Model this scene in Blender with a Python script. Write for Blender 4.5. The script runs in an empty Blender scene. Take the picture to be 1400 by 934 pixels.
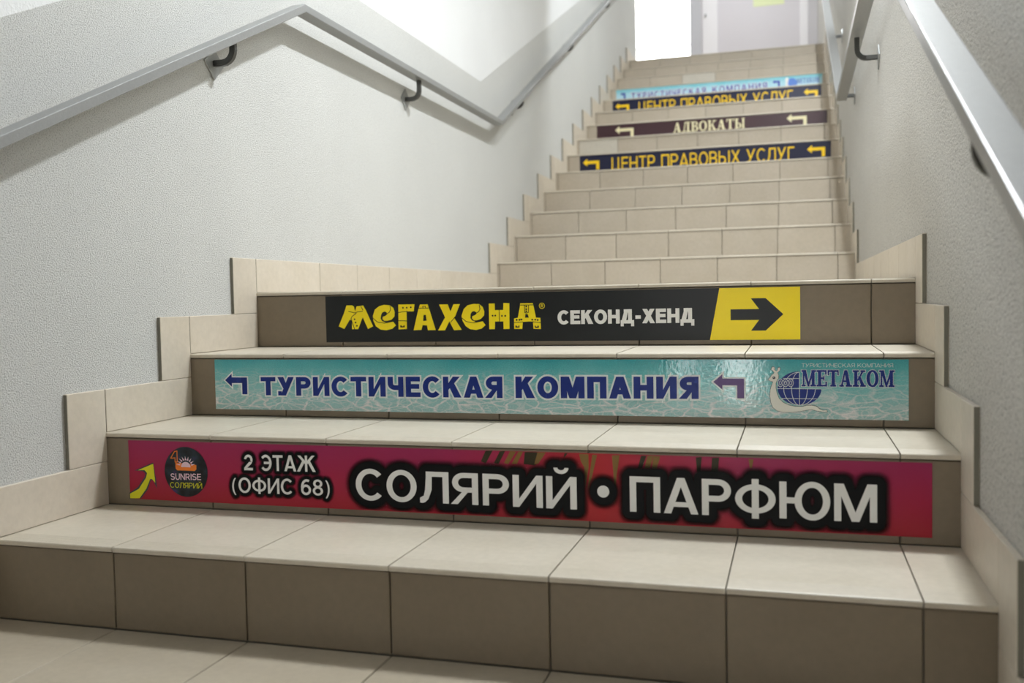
import bpy, bmesh, math, random
from mathutils import Vector, Matrix, kdtree
random.seed(7)
SC = bpy.context.scene
COL = SC.collection

# ------------------------------------------------------------------ camera
CAM = Vector((1.6111, -1.5769, 0.6506)); YAW, PITCH, ROLL, FPX = 0.2890, -0.0460, -0.0194, 1301.1
cy_, sy_, cp_, sp_ = math.cos(YAW), math.sin(YAW), math.cos(PITCH), math.sin(PITCH)
fw = Vector((-sy_*cp_, cy_*cp_, sp_)); rt0 = Vector((cy_, sy_, 0)); up0 = rt0.cross(fw)
rt = math.cos(ROLL)*rt0 + math.sin(ROLL)*up0
up = -math.sin(ROLL)*rt0 + math.cos(ROLL)*up0
cd = bpy.data.cameras.new('camera'); cam = bpy.data.objects.new('camera', cd); COL.objects.link(cam)
cam.matrix_world = Matrix(((rt.x, up.x, -fw.x, CAM.x), (rt.y, up.y, -fw.y, CAM.y), (rt.z, up.z, -fw.z, CAM.z), (0, 0, 0, 1)))
cd.sensor_width = 36; cd.lens = FPX/1400*36; cd.clip_start = 0.02
cd.dof.use_dof = True; cd.dof.focus_distance = 2.45; cd.dof.aperture_fstop = 3.2
SC.camera = cam

# ------------------------------------------------------------------ light and exposure
SC.view_settings.view_transform = 'Standard'; SC.view_settings.look = 'None'
SC.view_settings.gamma = 1; SC.view_settings.use_curve_mapping = False
SC.view_settings.exposure = 0.0
w = bpy.data.worlds.new('sky'); SC.world = w; w.use_nodes = True
w.node_tree.nodes['Background'].inputs[0].default_value = (1, 0.99, 0.97, 1)
w.node_tree.nodes['Background'].inputs[1].default_value = 9.0
SC.cycles.max_bounces = 10; SC.cycles.diffuse_bounces = 6; SC.cycles.use_denoising = True
SC.cycles.caustics_reflective = False; SC.cycles.caustics_refractive = False
SC.cycles.sample_clamp_indirect = 6
def area(name, loc, sx, sy, power, col=(.93, .975, 1), rot=(0, 0, 0)):
    l = bpy.data.lights.new(name, 'AREA'); l.shape = 'RECTANGLE'; l.size = sx; l.size_y = sy; l.energy = power; l.color = col
    o = bpy.data.objects.new(name, l); COL.objects.link(o); o.location = loc; o.rotation_euler = rot
    return o
area('landing_lamp', (1.70, 1.25, 3.26), 0.07, 0.36, 96)
area('landing_lamp', (1.81, 3.15, 3.34), 0.05, 0.6, 30)
area('upper_flight_lamp', (1.815, 5.0, 4.75), 0.05, 0.8, 170)
area('upper_hall_lamp', (1.0, 9.8, 5.55), 0.6, 1.2, 50)
area('lower_hall_lamp', (1.0, -2.0, 3.2), 0.6, 0.6, 1.5)

# ------------------------------------------------------------------ measures
XL, XR = 0.0, 1.917
ZT = [0.168, 0.343, 0.512, 0.681]; YR = [0.0, 0.343, 0.688, 1.036]
Y5, D2, H2, NU = 3.543, 0.3565, 0.1683, 14
for k in range(NU): ZT.append(0.681+(k+1)*H2); YR.append(Y5+k*D2)
ZUP, YUP = ZT[-1], YR[-1]
YFAR, YREAR = 11.5, -3.3

# ------------------------------------------------------------------ helpers
def lin(r, g, b):
    f = lambda c: (c/255/12.92) if c/255 <= .04045 else ((c/255+.055)/1.055)**2.4
    return (f(r), f(g), f(b), 1)
def mat(name, col, rough=.5, spec=.5, metal=0, coat=0):
    m = bpy.data.materials.new(name); m.use_nodes = True
    b = m.node_tree.nodes['Principled BSDF']
    b.inputs['Base Color'].default_value = (*col[:3], 1); b.inputs['Roughness'].default_value = rough
    b.inputs['Specular IOR Level'].default_value = spec; b.inputs['Metallic'].default_value = metal
    b.inputs['Coat Weight'].default_value = coat
    return m
def N(m, t, **kw):
    n = m.node_tree.nodes.new(t)
    for k, v in kw.items(): setattr(n, k, v)
    return n
def LK(m, a, b): m.node_tree.links.new(a, b)
def BS(m): return m.node_tree.nodes['Principled BSDF']
def noise(m, scale, detail=3, rough=.5, vec=None):
    n = N(m, 'ShaderNodeTexNoise'); n.inputs['Scale'].default_value = scale; n.inputs['Detail'].default_value = detail; n.inputs['Roughness'].default_value = rough
    if vec is None:
        vec = N(m, 'ShaderNodeTexCoord').outputs['Object']
    LK(m, vec, n.inputs['Vector']); return n
def ramp(m, src, stops):
    r = N(m, 'ShaderNodeValToRGB'); e = r.color_ramp.elements
    while len(e) < len(stops): e.new(.5)
    for i, (p, c) in enumerate(stops): e[i].position = p; e[i].color = (*c[:3], 1)
    LK(m, src, r.inputs[0]); return r
def mixc(m, fac, a, b, mode='MIX'):
    x = N(m, 'ShaderNodeMix', data_type='RGBA', blend_type=mode)
    for s, v in ((x.inputs[0], fac), (x.inputs[6], a), (x.inputs[7], b)):
        if hasattr(v, 'node'): LK(m, v, s)
        elif isinstance(v, (int, float)): s.default_value = v
        else: s.default_value = (*v[:3], 1)
    return x.outputs[2]
def bump(m, h, dist, strength=1.0):
    b = N(m, 'ShaderNodeBump'); b.inputs['Distance'].default_value = dist; b.inputs['Strength'].default_value = strength
    LK(m, h, b.inputs['Height']); LK(m, b.outputs[0], BS(m).inputs['Normal']); return b

def stucco(name, col, grain, dist, pit_shade):
    m = mat(name, col, .75, .25)
    n1 = noise(m, grain, 4, .6); n2 = noise(m, 2.2, 3)
    c = mixc(m, ramp(m, n2.outputs[0], [(.3, (0, 0, 0)), (.7, (1, 1, 1))]).outputs[0], [x*.95 for x in col[:3]], col)
    c2 = mixc(m, ramp(m, n1.outputs[0], [(.32, (1, 1, 1)), (.5, (0, 0, 0))]).outputs[0], c, [x*pit_shade for x in col[:3]])  # pits of the bump painted darker, standing in for their shade
    LK(m, c2, BS(m).inputs['Base Color'])
    bump(m, n1.outputs[0], dist); return m
M = {}
M['wall_grey'] = stucco('grey stucco paint', (.71, .715, .70), 290, .0050, .60)
M['wall_grey_r'] = stucco('shaded coarse grey stucco', (.60, .585, .55), 170, .0065, .42)  # same grey stucco, dimness under raking light put into a darker colour
M['wall_white'] = stucco('white paint', (.80, .81, .82), 120, .002, .97)
M['ceiling'] = mat('ceiling white', (.82, .82, .81), .8, .2)
M['upper_wall'] = mat('pale lilac wall paint', (.56, .54, .56), .6, .3)
def tile(name, col, rough, var=.035):
    m = mat(name, col, rough, .45)
    at = N(m, 'ShaderNodeAttribute'); at.attribute_name = 'tone'
    n = noise(m, 60, 4, .6); n3 = noise(m, 7, 3)
    c = mixc(m, ramp(m, n.outputs[0], [(.35, (0, 0, 0)), (.65, (1, 1, 1))]).outputs[0], [x*.96 for x in col], [min(1, x*1.03) for x in col])
    c = mixc(m, ramp(m, n3.outputs[0], [(.35, (0, 0, 0)), (.7, (1, 1, 1))]).outputs[0], c, mixc(m, 1.0, c, (.95, .94, .92), 'MULTIPLY'))
    k = N(m, 'ShaderNodeMath', operation='MULTIPLY_ADD'); LK(m, at.outputs['Fac'], k.inputs[0]); k.inputs[1].default_value = 2*var; k.inputs[2].default_value = 1-var
    v = N(m, 'ShaderNodeHueSaturation'); LK(m, k.outputs[0], v.inputs['Value']); LK(m, c, v.inputs['Color'])
    LK(m, v.outputs[0], BS(m).inputs['Base Color'])
    bump(m, n.outputs[0], .0004); return m
M['tread'] = tile('beige tread tile', (.545, .495, .41), .42)
M['riser'] = tile('shaded riser tile', (.205, .165, .115), .38)  # lower risers: same tile, their shade put into a darker colour
M['riser_lit'] = tile('beige riser tile', (.46, .405, .33), .38)  # upper risers: same tile, the brighter light put into a paler colour
M['riser_pale'] = tile('pale replacement tile', (.56, .53, .47), .4)
M['skirt'] = tile('beige skirting tile', (.62, .56, .475), .42)
M['grout'] = mat('dark grout', (.16, .145, .12), .85, .2)
M['tile_edge'] = mat('unlit grout edge', (.20, .19, .155), .8, .2)  # grey grout on the edge, with its unlit side painted dark
M['floor'] = tile('beige floor tile', (.45, .395, .31), .42)
def steel(name, col, rough, spec=.5, metal=.6):
    m = mat(name, col, rough, spec, metal)
    n = noise(m, 90, 4, .7); LK(m, mixc(m, n.outputs[0], [x*.85 for x in col], [min(1, x*1.1) for x in col]), BS(m).inputs['Base Color'])
    bump(m, noise(m, 220, 2).outputs[0], .0003); return m
M['rail'] = steel('grey painted steel', (.29, .295, .295), .34, .5, .2)
M['bracket'] = steel('dark grey painted steel', (.07, .07, .065), .4, .5, .3)
M['plate'] = steel('grey steel plate', (.36, .37, .37), .35, .5, .5)
def film(name, col, rough=.3): return mat(name, col, rough, .28)
M['black'] = film('black film', (.011, .013, .014)); M['navy'] = film('navy print', (.008, .026, .20)); M['white'] = film('white print', (.80, .80, .78))
M['yellow'] = film('yellow print', (.92, .73, .012)); M['offwhite'] = film('cream print', (.80, .74, .48)); M['darkblue'] = film('dark navy film', (.014, .016, .045))
M['plum'] = film('dark plum film', (.055, .026, .032)); M['amber'] = film('amber print', (.95, .62, .015)); M['lime'] = film('yellow green print', (.72, .70, .02))
M['orange'] = film('orange print', (.85, .22, .03)); M['pinkwhite'] = film('pale pink print', (.85, .62, .72)); M['olive'] = film('olive frond print', (.22, .13, .035))
M['fdark'] = film('dark frond print', (.035, .028, .012)); M['cream_red'] = film('snail cream print', (.72, .72, .66)); M['outline'] = film('dark outline print', (.05, .06, .07))
M['purple'] = film('dusty purple print', (.13, .08, .22)); M['skyblue'] = film('mid blue print', (.10, .22, .62)); M['indigo'] = film('indigo print', (.04, .05, .36))
M['palewhite'] = film('pale grey print', (.70, .76, .75))
def grad_film(name, z0, z1, stops, spots=None):
    m = film(name, (1, 1, 1), .3)
    tc = N(m, 'ShaderNodeTexCoord'); sx = N(m, 'ShaderNodeSeparateXYZ'); LK(m, tc.outputs['Object'], sx.inputs[0])
    mr = N(m, 'ShaderNodeMapRange'); mr.inputs[1].default_value = z0; mr.inputs[2].default_value = z1; LK(m, sx.outputs[2], mr.inputs[0])
    nz = noise(m, 9, 3, .5, tc.outputs['Object'])
    ad = N(m, 'ShaderNodeMath', operation='MULTIPLY_ADD'); LK(m, nz.outputs[0], ad.inputs[0]); ad.inputs[1].default_value = .35; LK(m, mr.outputs[0], ad.inputs[2])
    sb = N(m, 'ShaderNodeMath', operation='SUBTRACT'); LK(m, ad.outputs[0], sb.inputs[0]); sb.inputs[1].default_value = .175
    r = ramp(m, sb.outputs[0], stops); return m, r, tc, sx
m, r, tc, sx = grad_film('magenta printed film', 0, .142, [(0, (.36, .011, .026)), (.45, (.36, .014, .058)), (1, (.32, .022, .095))])
# a redder patch behind the printed palm fronds, around the middle of the strip
mr = N(m, 'ShaderNodeMapRange'); mr.inputs[1].default_value = .30; mr.inputs[2].default_value = 0; LK(m, (lambda a: a)(N(m, 'ShaderNodeMath', operation='ABSOLUTE')).outputs[0], mr.inputs[0])
ab = [n for n in m.node_tree.nodes if n.type == 'MATH' and n.operation == 'ABSOLUTE'][0]
sb = N(m, 'ShaderNodeMath', operation='SUBTRACT'); LK(m, sx.outputs[0], sb.inputs[0]); sb.inputs[1].default_value = 1.13; LK(m, sb.outputs[0], ab.inputs[0])
LK(m, mixc(m, mr.outputs[0], r.outputs[0], (.44, .02, .026)), BS(m).inputs['Base Color']); M['magenta'] = m
def water(name, stops, vein, amt):
    m, r, tc, sx = grad_film(name, 0, .137, stops); BS(m).inputs['Roughness'].default_value = .09; BS(m).inputs['Specular IOR Level'].default_value = .9
    mp = N(m, 'ShaderNodeMapping'); mp.inputs['Scale'].default_value = (1, 1, 2.6); LK(m, tc.outputs['Object'], mp.inputs['Vector'])
    dn = noise(m, 14, 3, .5, mp.outputs[0])
    dv = N(m, 'ShaderNodeVectorMath', operation='MULTIPLY_ADD'); LK(m, dn.outputs['Color'], dv.inputs[0]); dv.inputs[1].default_value = (.06, 0, .06); LK(m, mp.outputs[0], dv.inputs[2])
    vo = N(m, 'ShaderNodeTexVoronoi', feature='DISTANCE_TO_EDGE'); vo.inputs['Scale'].default_value = 16; LK(m, dv.outputs[0], vo.inputs['Vector'])
    v2 = N(m, 'ShaderNodeTexVoronoi', feature='DISTANCE_TO_EDGE'); v2.inputs['Scale'].default_value = 34; LK(m, dv.outputs[0], v2.inputs['Vector'])
    f1 = ramp(m, vo.outputs['Distance'], [(0, (1, 1, 1)), (.07, (0, 0, 0))]); f2 = ramp(m, v2.outputs['Distance'], [(0, (.6, .6, .6)), (.09, (0, 0, 0))])
    ff = mixc(m, 1.0, f1.outputs[0], f2.outputs[0], 'ADD')
    mr = N(m, 'ShaderNodeMapRange'); mr.inputs[1].default_value = .115; mr.inputs[2].default_value = .02; LK(m, sx.outputs[2], mr.inputs[0])
    mu = N(m, 'ShaderNodeMath', operation='MULTIPLY'); LK(m, mr.outputs[0], mu.inputs[0]); LK(m, ff, mu.inputs[1])
    mu2 = N(m, 'ShaderNodeMath', operation='MULTIPLY'); mu2.use_clamp = True; LK(m, mu.outputs[0], mu2.inputs[0]); mu2.inputs[1].default_value = amt
    fine = noise(m, 260, 2, .6, mp.outputs[0])
    c = mixc(m, mu2.outputs[0], r.outputs[0], vein)
    c = mixc(m, .35, c, ramp(m, fine.outputs[0], [(.3, (.25, .25, .25)), (.7, (.75, .75, .75))]).outputs[0], 'OVERLAY')
    LK(m, c, BS(m).inputs['Base Color']); bump(m, noise(m, 110, 2).outputs[0], .00018); return m
M['water'] = water('turquoise water print', [(0, (.30, .50, .50)), (.35, (.26, .52, .53)), (.7, (.12, .46, .48)), (1, (.03, .33, .37))], (.74, .70, .70), .75)
M['water_pale'] = water('pale water print', [(0, (.46, .66, .80)), (.6, (.40, .66, .76)), (1, (.16, .52, .60))], (.8, .85, .9), .3); BS(M['water_pale']).inputs['Roughness'].default_value = .35; BS(M['water_pale']).inputs['Specular IOR Level'].default_value = .3
m = film('night sky print', (.01, .012, .02)); n = noise(m, 26, 3)
LK(m, ramp(m, n.outputs[0], [(.4, (.008, .009, .012)), (.6, (.02, .035, .05)), (.75, (.08, .03, .16))]).outputs[0], BS(m).inputs['Base Color']); M['night'] = m
m = mat('soft black print', (.006, .006, .007), .4, .12); at = N(m, 'ShaderNodeAttribute'); at.attribute_name = 'ink'
tr = N(m, 'ShaderNodeBsdfTransparent'); mx = N(m, 'ShaderNodeMixShader'); LK(m, at.outputs['Fac'], mx.inputs[0]); LK(m, tr.outputs[0], mx.inputs[1]); LK(m, BS(m).outputs[0], mx.inputs[2])
LK(m, mx.outputs[0], m.node_tree.nodes['Material Output'].inputs[0]); M['glow'] = m
m = mat('window glass', (1, 1, 1), .02); gl = N(m, 'ShaderNodeBsdfGlossy'); gl.inputs['Roughness'].default_value = .02; tr = N(m, 'ShaderNodeBsdfTransparent'); fr = N(m, 'ShaderNodeFresnel'); mx = N(m, 'ShaderNodeMixShader')
LK(m, fr.outputs[0], mx.inputs[0]); LK(m, tr.outputs[0], mx.inputs[1]); LK(m, gl.outputs[0], mx.inputs[2]); LK(m, mx.outputs[0], m.node_tree.nodes['Material Output'].inputs[0]); M['glass'] = m
M['frame_white'] = mat('white door frame', (.80, .78, .80), .4); M['frame_grey'] = mat('grey door frame', (.52, .52, .55), .4)
M['door_lilac'] = mat('pale lilac door', (.62, .59, .62), .45); M['poster'] = mat('yellow green paper', (.72, .77, .46), .6)

class MB:
    def __init__(s): s.v = []; s.f = []; s.m = []; s.t = []
    def poly(s, pts, mi=0, tone=.5):
        i = len(s.v); s.v += [tuple(p) for p in pts]; s.f.append(list(range(i, i+len(pts)))); s.m.append(mi); s.t.append(tone)
    def box(s, a, b, mi=0, tone=.5, skip=()):
        x0, y0, z0 = a; x1, y1, z1 = b; i = len(s.v)
        s.v += [(x0, y0, z0), (x1, y0, z0), (x1, y1, z0), (x0, y1, z0), (x0, y0, z1), (x1, y0, z1), (x1, y1, z1), (x0, y1, z1)]
        for n, f in (('b', (3, 2, 1, 0)), ('t', (4, 5, 6, 7)), ('f', (0, 1, 5, 4)), ('r', (1, 2, 6, 5)), ('k', (2, 3, 7, 6)), ('l', (3, 0, 4, 7))):
            if n in skip: continue
            s.f.append([i+k for k in f]); s.m.append(mi if not isinstance(mi, dict) else mi.get(n, 0)); s.t.append(tone)
    def chamfer_box(s, a, b, c, mi=0, tone=.5, side=None):
        # a box whose edges are eased by c (tile)
        bm = bmesh.new(); bmesh.ops.create_cube(bm, size=1)
        for v in bm.verts: v.co = Vector([(a[k]+b[k])/2+v.co[k]*(b[k]-a[k]) for k in range(3)])
        bmesh.ops.bevel(bm, geom=bm.edges[:], offset=c, segments=1, affect='EDGES')
        i = len(s.v); bm.verts.index_update(); s.v += [tuple(v.co) for v in bm.verts]
        for f in bm.faces:
            s.f.append([i+v.index for v in f.verts]); k = mi
            if side is not None and side[0](f.normal): k = side[1]
            s.m.append(k); s.t.append(tone)
        bm.free()
    def prism(s, prof, x0, x1, mi=0, tone=.5):
        # prof: (y, z) outline extruded along x
        n = len(prof); i = len(s.v)
        s.v += [(x0, y, z) for y, z in prof]+[(x1, y, z) for y, z in prof]
        for k in range(n):
            j = (k+1) % n; s.f.append([i+k, i+n+k, i+n+j, i+j]); s.m.append(mi); s.t.append(tone)
        s.f.append([i+k for k in range(n)]); s.f.append([i+n+k for k in reversed(range(n))]); s.m += [mi, mi]; s.t += [tone, tone]
    def build(s, name, mats, parent=None, org=(0, 0, 0), fix=True):
        me = bpy.data.meshes.new(name)
        me.from_pydata([(x-org[0], y-org[1], z-org[2]) for x, y, z in s.v], [], s.f)
        for mt in (mats if isinstance(mats, (list, tuple)) else [mats]): me.materials.append(mt)
        me.polygons.foreach_set('material_index', s.m)
        a = me.attributes.new('tone', 'FLOAT', 'FACE'); a.data.foreach_set('value', s.t)
        if fix:
            bm = bmesh.new(); bm.from_mesh(me); bmesh.ops.recalc_face_normals(bm, faces=bm.faces); bm.to_mesh(me); bm.free()
        o = bpy.data.objects.new(name, me); COL.objects.link(o)
        if parent: o.parent = parent
        else: o.location = org
        return o
def tag(o, label=None, cat=None, group=None, kind=None):
    if label: o['label'] = label
    if cat: o['category'] = cat
    if group: o['group'] = group
    if kind: o['kind'] = kind
    return o
def thing(name, loc, label, cat, group=None):
    o = bpy.data.objects.new(name, None); COL.objects.link(o); o.location = loc; o.empty_display_size = .1
    return tag(o, label, cat, group)
def struct(o, label): return tag(o, label, None, None, 'structure')

# ------------------------------------------------------------------ walls, floors, ceilings
def slab(name, pieces, x_face, thick, label, mats):
    mb = MB()
    for prof, mi in pieces:
        n = len(prof); i = len(mb.v)
        mb.v += [(x_face, y, z) for y, z in prof]+[(x_face+thick, y, z) for y, z in prof]
        mb.f += [[i+k for k in range(n)], [i+n+k for k in reversed(range(n))]]; mb.m += [mi, mi]; mb.t += [.5, .5]
        for k in range(n):
            j = (k+1) % n; mb.f.append([i+k, i+n+k, i+n+j, i+j]); mb.m.append(mi); mb.t.append(.5)
    return struct(mb.build(name, mats), label)
pl = [(-0.6, .935), (1.215, 1.815), (3.345, 1.815), (8.75, 4.29)]           # where the grey paint stops and the white begins
ZC1, ZC2 = 3.42, 5.7
slab('wall_left', [([(YREAR, -.2), (8.75, -.2), (8.75, 4.29)]+pl[::-1][1:]+[(YREAR, .935)], 0),
                   ([(YREAR, .935)]+pl+[(8.75, ZC2), (4.9, ZC2), (4.9, ZC1), (YREAR, ZC1)], 1)], XL, -.15,
     'left stairwell wall of grey stucco with a white upper band', [M['wall_grey'], M['wall_white']])
slab('wall_right', [([(YREAR, -.2), (YFAR, -.2), (YFAR, ZC2), (4.9, ZC2), (4.9, ZC1), (YREAR, ZC1)], 0)], XR, .15, 'right stairwell wall of coarse grey stucco', [M['wall_grey_r']])
mb = MB(); mb.box((-.15, YREAR-.1, ZC1), (XR+.15, 4.9, ZC1+.1)); mb.box((-1.7, 4.9, ZC2), (XR+.15, YFAR+.1, ZC2+.1)); mb.box((-.15, 4.9, ZC1), (XR+.15, 5.0, ZC2))
struct(mb.build('ceiling', M['ceiling']), 'white ceiling over the stairwell')
GR = .0028
def tiles(mb, x0, x1, xs, fn):
    e = [x0]+[x for x in xs if x0+.012 < x < x1-.012]+[x1]
    for a, b in zip(e, e[1:]):
        fn(a+(GR/2 if a > x0 else 0), b-(GR/2 if b < x1 else 0))
XJ1 = [.3008+.3*j for j in range(-3, 9)]; XJ2 = [.324+.3*j for j in range(-3, 9)]
rnd = lambda: random.random()
# lower floor
mb = MB(); mb.box((XL, YREAR, -.2), (XR, .03, -.004), 1)
for r_ in range(11):
    y1 = -.001-.3*r_; y0 = max(YREAR, y1-.2985)
    tiles(mb, XL, XR, XJ1, lambda a, b: mb.chamfer_box((a, y0, -.011), (b, y1, 0), .0012, 0, rnd()))
struct(mb.build('floor', [M['floor'], M['grout']]), 'beige tiled floor at the foot of the stairs')
# landing floor, between the two flights
mb = MB(); mb.box((XL, 1.36, .45), (XR, Y5+.03, .677), 1)
y = 1.362
while y < Y5-.02:
    y1 = min(y+.2985, Y5-.001); tiles(mb, XL, XR, XJ1, lambda a, b: mb.chamfer_box((a, y, .670), (b, y1, .681), .0012, 0, rnd())); y += .3
struct(mb.build('floor_landing', [M['tread'], M['grout']]), 'beige tiled landing between the two flights')
mb = MB(); mb.box((-1.6, YUP+.32, ZUP-.25), (XR, YFAR, ZUP-.004), 1); y = YUP+.322
while y < YFAR-.02:
    y1 = min(y+.2985, YFAR); tiles(mb, -1.6 if y > 8.75 else XL, XR, XJ2, lambda a, b: mb.chamfer_box((a, y, ZUP-.011), (b, y1, ZUP), .0012, 0, rnd())); y += .3
struct(mb.build('floor_upper', [M['tread'], M['grout']]), 'tiled floor of the upper hall')

# far wall of the upper hall: a glazed bright door, a white jamb, a pale door leaf
mb = MB()
mb.box((-1.7, YFAR, ZUP-.2), (-.50, YFAR+.15, ZC2)); mb.box((.43, YFAR, ZUP-.2), (.46, YFAR+.15, ZC2)); mb.box((-.5, YFAR, 5.25), (.43, YFAR+.15, ZC2)); mb.box((-.5, YFAR, ZUP-.2), (.43, YFAR+.15, ZUP))
mb.box((1.80, YFAR, ZUP-.2), (XR+.15, YFAR+.15, ZC2)); mb.box((.46, YFAR, 5.25), (1.80, YFAR+.15, ZC2)); mb.box((.46, YFAR+.09, ZUP-.2), (1.8, YFAR+.15, 5.25))
struct(mb.build('wall_back', M['upper_wall']), 'pale end wall of the upper hall')
mb = MB(); mb.box((-1.7, 8.75, ZUP-.2), (-1.6, YFAR, ZC2)); mb.box((-1.7, 8.60, ZUP-.2), (-.15, 8.75, ZC2)); struct(mb.build('wall_hall', M['upper_wall']), 'side wall of the upper hall')
fr_ = MB(); Z1 = 5.25
fr_.box((-.50, YFAR+.02, ZUP), (-.45, YFAR+.10, Z1)); fr_.box((.29, YFAR-.01, ZUP), (.43, YFAR+.10, Z1)); fr_.box((-.45, YFAR+.02, Z1-.05), (.29, YFAR+.10, Z1)); fr_.box((-.45, YFAR+.02, ZUP), (.29, YFAR+.10, ZUP+.04))
win = struct(fr_.build('window_1', M['frame_grey']), 'tall bright glazed door panel at the top of the stairs')
g_ = MB(); g_.box((-.45, YFAR+.05, ZUP+.04), (.29, YFAR+.058, Z1-.05)); g_.build('pane', M['glass'], win)
g_ = MB(); g_.box((-.105, YFAR+.03, ZUP+.04), (-.085, YFAR+.08, 4.0)); g_.box((-.45, YFAR+.03, 4.0), (.29, YFAR+.08, 4.02)); g_.build('glazing_bar', M['frame_white'], win)
mb = MB(); mb.box((.655, YFAR+.015, ZUP+.01), (1.70, YFAR+.06, 5.2)); dr = struct(mb.build('door_1', M['door_lilac']), 'pale lilac door leaf at the top of the stairs')
mb = MB(); mb.box((.46, YFAR-.02, ZUP), (.655, YFAR+.09, 5.25)); mb.box((1.70, YFAR-.01, ZUP), (1.80, YFAR+.09, 5.25)); mb.box((.655, YFAR-.01, 5.2), (1.70, YFAR+.09, 5.25)); mb.build('door_frame', M['frame_white'], dr)
mb = MB(); mb.box((.49, YFAR-.05, 4.33), (.51, YFAR-.02, 4.36)); mb.build('bolt', M['plate'], dr)
mb = MB(); mb.box((1.115, YFAR+.011, 4.405), (1.505, YFAR+.0145, 4.70)); tag(mb.build('wall_poster', M['poster']), 'yellow green paper notice on the pale door above the stairs', 'poster')

# rear wall of the lower hall; unseen glazed door added, panes set for sticker streaks
mb = MB(); Y0, Y1 = YREAR-.15, YREAR
mb.box((-.15, Y0, -.2), (.84, Y1, ZC1)); mb.box((1.50, Y0, -.2), (XR+.15, Y1, ZC1)); mb.box((.84, Y0, 2.15), (1.50, Y1, ZC1)); mb.box((.84, Y0, -.2), (1.50, Y1, 0))
struct(mb.build('wall_rear', M['wall_white']), 'wall with an added glazed door behind the viewer')
mb = MB()
for a, b in ((.84, .87), (.96, 1.17), (1.36, 1.50)): mb.box((a, Y0+.03, 0), (b, Y0+.09, 2.15))
mb.box((.87, Y0+.03, 2.1), (1.47, Y0+.09, 2.15))
d2 = struct(mb.build('door_added', M['frame_grey']), 'unseen glazed door behind the viewer, added for streaks on the sticker')
mb = MB(); mb.box((.87, Y0+.055, 0), (.96, Y0+.061, 2.1)); mb.box((1.17, Y0+.055, 0), (1.36, Y0+.061, 2.1)); mb.build('pane', M['glass'], d2)

# ------------------------------------------------------------------ stairs
OV = .004; TT = .010
def tread_prof(y, z, d):
    # a tile with a rounded nose and shallow anti-slip grooves behind it
    p = [(y+d, z-TT), (y+d, z)]
    g = [y-OV+.010+.0085*k for k in range(6)][::-1]
    for a in g: p += [(a+.0018, z), (a+.0009, z-.0006), (a-.0009, z-.0006), (a-.0018, z)]
    p += [(y-OV+.0035, z), (y-OV+.0012, z-.0010), (y-OV, z-.0032), (y-OV, z-TT)]
    return p
def make_step(parent, org, k, y, z, zb, depth, xj, rm, x0, x1, pale=None):
    st = bpy.data.objects.new('step', None); COL.objects.link(st); st.parent = parent; st.empty_display_size = .05
    mb = MB()
    mb.box((x0, y+.011, z-TT-.04), (x1, y+depth+.025, z-TT+.0005), 1)
    tiles(mb, x0, x1, xj, lambda a, b: mb.prism(tread_prof(y+random.uniform(-.0007, .0007), z+random.uniform(-.0004, .0004), depth-.001), a, b, 0, rnd()))
    mb.build('tread', [M['tread'], M['grout']], st, org)
    mb = MB(); mb.box((x0, y+.008, zb-.02), (x1, y+.03, z-TT), 1); i = [0]
    def one(a, b):
        i[0] += 1
        mb.chamfer_box((a, y, zb+.002), (b, y+.010, z-TT-.0028), .0010, 2 if pale == i[0] else 0, rnd())
    tiles(mb, x0, x1, xj, one)
    mb.build('riser', [rm, M['grout'], M['riser_pale']], st, org)
org = (.95, 0, 0)
lo = thing('staircase', org, 'wide lower flight of four beige tiled steps up to the landing', 'stairs')
for k in range(4):
    make_step(lo, org, k, YR[k], ZT[k], ZT[k-1] if k else 0, .343 if k < 3 else .323, XJ1, M['riser'], XL+.0015, XR-.0015)
org = (.95, Y5, .681)
hi = thing('staircase', org, 'long upper flight of beige tiled steps beyond the landing', 'stairs')
for k in range(4, 18):
    make_step(hi, org, k, YR[k], ZT[k], ZT[k-1], D2-.001 if k < 17 else .32, XJ2, M['riser_lit'], XL+.0015, XR-.0015, {10: 2, 15: 4}.get(k))

# ------------------------------------------------------------------ skirting tiles along both walls
def skirting(name, xw, s, label):
    mb = MB(); T = .011; HS = .105
    edge = (lambda n: n.y < -.9, 1)
    def t(y0, y1, z0, z1, tone=None):
        a, b = sorted((xw, xw+s*T)); mb.chamfer_box((a, y0+.001, z0+.001), (b, y1-.001, z1), .0012, 0, rnd() if tone is None else tone, edge)
    def strip(y0, y1, z, joints):
        e = [y0]+[j for j in joints if y0+.02 < j < y1-.02]+[y1]
        for a, b in zip(e, e[1:]): t(a, b, z, z+HS)
    strip(YREAR, YR[0], 0, [-.3*j for j in range(12, 0, -1)])
    t(-.125, 0, HS, ZT[0]+HS)
    for k in range(3):
        strip(YR[k], YR[k+1], ZT[k], [])
        t(YR[k+1]-.128, YR[k+1], ZT[k]+HS, ZT[k+1]+HS)
    strip(YR[3], Y5, ZT[3], [1.45+.3*j for j in range(8)])
    for k in range(4, 18):
        t(YR[k]-.128, YR[k], ZT[k-1]+HS, ZT[k]+HS)
        strip(YR[k], YR[k+1] if k < 17 else 8.74, ZT[k], [])
    return struct(mb.build(name, [M['skirt'], M['tile_edge']]), label)
skirting('baseboard_left', XL, 1, 'stepped beige tile skirting along the left wall')
skirting('baseboard_right', XR, -1, 'stepped beige tile skirting along the right wall')

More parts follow.
